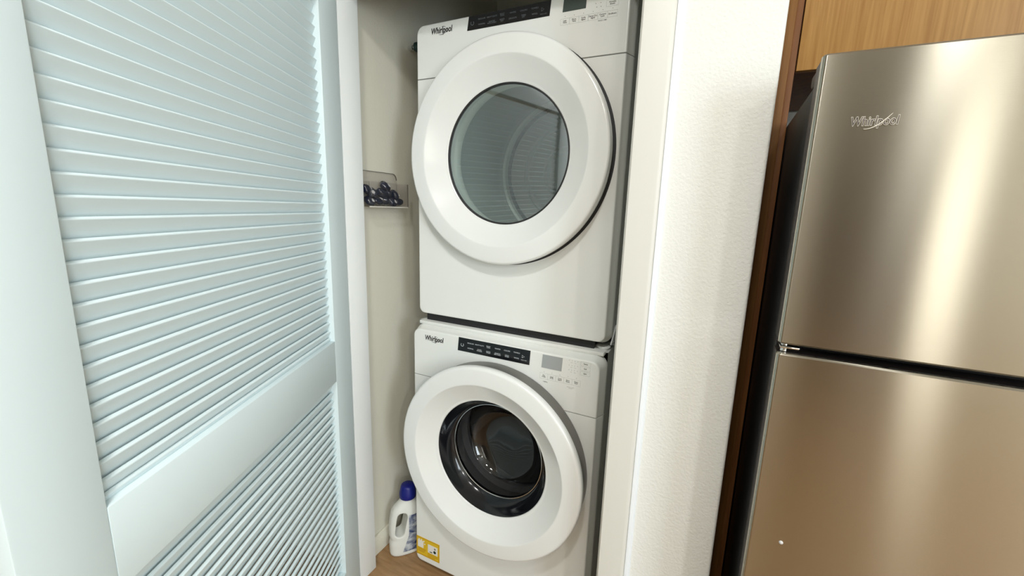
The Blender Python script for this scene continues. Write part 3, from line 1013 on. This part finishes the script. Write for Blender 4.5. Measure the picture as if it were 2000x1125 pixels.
def fridge_door(name, z0, z1, label):
    b1 = bmesh.new()
    r = 0.006
    lps = []
    # outline in XY (rounded front corners), lofted in Z
    def outline(ins):
        x0, x1, y0, y1 = FX0 + ins, FX1 - ins, FY + ins, FY + 0.012
        p = []
        for k in range(5):
            a = PI + PI / 2 * k / 4
            p.append((x0 + r + r * math.cos(a), y0 + r + r * math.sin(a)))
        for k in range(5):
            a = 1.5 * PI + PI / 2 * k / 4
            p.append((x1 - r + r * math.cos(a), y0 + r + r * math.sin(a)))
        p += [(x1, y1), (x0, y1)]
        return p
    for (ins, z) in ((0.003, z0), (0.0, z0 + 0.003), (0.0, z1 - 0.003), (0.003, z1)):
        lps.append([(q[0], q[1], z) for q in outline(ins)])
    loft(b1, lps)
    d_ = obj(name, b1, MAT['steel'], fr, label=label)
    obj('door_edge', bx(FX0 + 0.0015, FX1 - 0.0015, FY + 0.011, FY + 0.060, z0 + 0.002, z1 - 0.002, bev=0.002), MAT['fridge_edge'], d_, label='dark brown door side')
    obj('gasket', bx(FX0 + 0.014, FX1 - 0.014, FY + 0.060, FY + 0.078, z0 + 0.012, z1 - 0.012), MAT['black_soft'], d_)
    return d_


fz = fridge_door('freezer_door', 1.1735, 1.627, 'brushed steel freezer door')
fd = fridge_door('fridge_door', 0.075, 1.157, 'brushed steel lower door')
MAT['badge'] = mat('dark_badge', (0.05, 0.036, 0.03), 0.4)
MAT['badge_rim'] = mat('bright_badge_rim', (0.8, 0.76, 0.68), 0.25, metal=0.6)
# raised nameplate: bright outline with dark letters
def fridge_logo():
    a = text('Whirlpool', 0.0182, 1.1205, FY - 0.0010, 1.5265, MAT['badge_rim'], fz, 'brand_lettering', bold=0.0006, shear=0.10, sx=0.9, depth=0.0006)
    c = text('Whirlpool', 0.0182, 1.1205, FY - 0.0018, 1.5265, MAT['badge'], fz, 'brand_lettering', bold=0.0, shear=0.10, sx=0.9, depth=0.0004)
    bxs = [v.co.x for v in c.data.vertices]
    k = 0.0555 / (max(bxs) - min(bxs))
    mid = (max(bxs) + min(bxs)) / 2
    for o in (a, c):
        for v in o.data.vertices:
            v.co.x = mid + (v.co.x - mid) * k
    path = [(1.1095 + 0.031 * t_, 1.5160 + 0.0205 * t_ ** 1.4 - 0.003 * math.sin(PI * t_), 0.5 + 0.6 * math.sin(PI * t_)) for t_ in [i / 14 for i in range(15)]]
    obj('swoosh', strip_bm(path, 0.0004, FY - 0.0024, FY - 0.0004), MAT['badge_rim'], fz, smooth=None)


fridge_logo()
# middle hinge bracket in the gap, round plug low on the lower door, hinge cover on top
b_ = bmesh.new()
box(b_, FX0 + 0.004, FX0 + 0.032, FY + 0.004, FY + 0.05, 1.1655, 1.1690, bev=0.001)
hg = obj('hinge_bracket', b_, MAT['chrome'], fr, label='small silver hinge plate in the gap between the doors')
obj('hinge_pin', lathe_z([(0, 1.158), (0.0055, 1.158), (0.0055, 1.1735), (0, 1.1735)], FX0 + 0.012, FY + 0.018, 16), MAT['chrome'], hg)
obj('screw_plug', lathe([(0.0, FY - 0.0022), (0.0022, FY - 0.0018), (0.0034, FY - 0.0006), (0.0036, FY + 0.0002)], 1.0975, 0.806, 20), MAT['pod_white'], fd, label='tiny pale round plug')
obj('hinge_cover', bx(FX0 + 0.006, FX0 + 0.085, FY + 0.030, FY + 0.135, 1.6065, 1.632, bev=0.006), MAT['fridge_edge'], fr, label='dark brown hinge cover')

# wood end panel, filler and the cabinet above
tag(obj('side_panel', bx(1.0035, 1.0350, 0.100, 0.60, 0, CEIL - 0.15, bev=0.0012), MAT['wood_shaded'], None), 'tall narrow brown wood panel against the textured wall, shade put into its tone', 'cabinet panel')
tag(obj('filler_strip', bx(1.0353, 1.0485, 0.108, 0.130, 0, CEIL - 0.15, bev=0.0008), MAT['wood_dark'], None), 'narrow dark brown wood filler strip beside the refrigerator', 'filler strip')
cb = thing('wall_cabinet', 'honey wood cabinet above the refrigerator', 'cabinet', (1.42, 0.25, 1.69))
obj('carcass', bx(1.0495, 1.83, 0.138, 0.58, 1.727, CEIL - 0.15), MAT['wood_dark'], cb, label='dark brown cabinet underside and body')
obj('door', bx(1.0520, 1.433, 0.116, 0.137, 1.720, CEIL - 0.16, bev=0.0012), MAT['wood'], cb)
obj('door', bx(1.436, 1.826, 0.116, 0.137, 1.720, CEIL - 0.16, bev=0.0012), MAT['wood'], cb)

# ------------------------------------------------------------------ ceiling lamps of the room (above and behind the camera)
spots = ['nearest the refrigerator', 'over the hallway', 'at the far end of the room']
for (lx, ly, pw), s in zip(LAMPS, spots):
    t_ = thing('ceiling_light', 'flat round white ceiling light ' + s, 'ceiling light', (lx, ly, CEIL), group='round ceiling lights')
    obj('lamp_rim', lathe_z([(0.165, CEIL), (0.165, CEIL - 0.028), (0.155, CEIL - 0.032), (0.135, CEIL - 0.032), (0.135, CEIL)], lx, ly, 40), MAT['lamp_rim'], t_)
    obj('diffuser', lathe_z([(0.134, CEIL - 0.03), (0, CEIL - 0.034)], lx, ly, 40), MAT['lamp_emit'], t_)
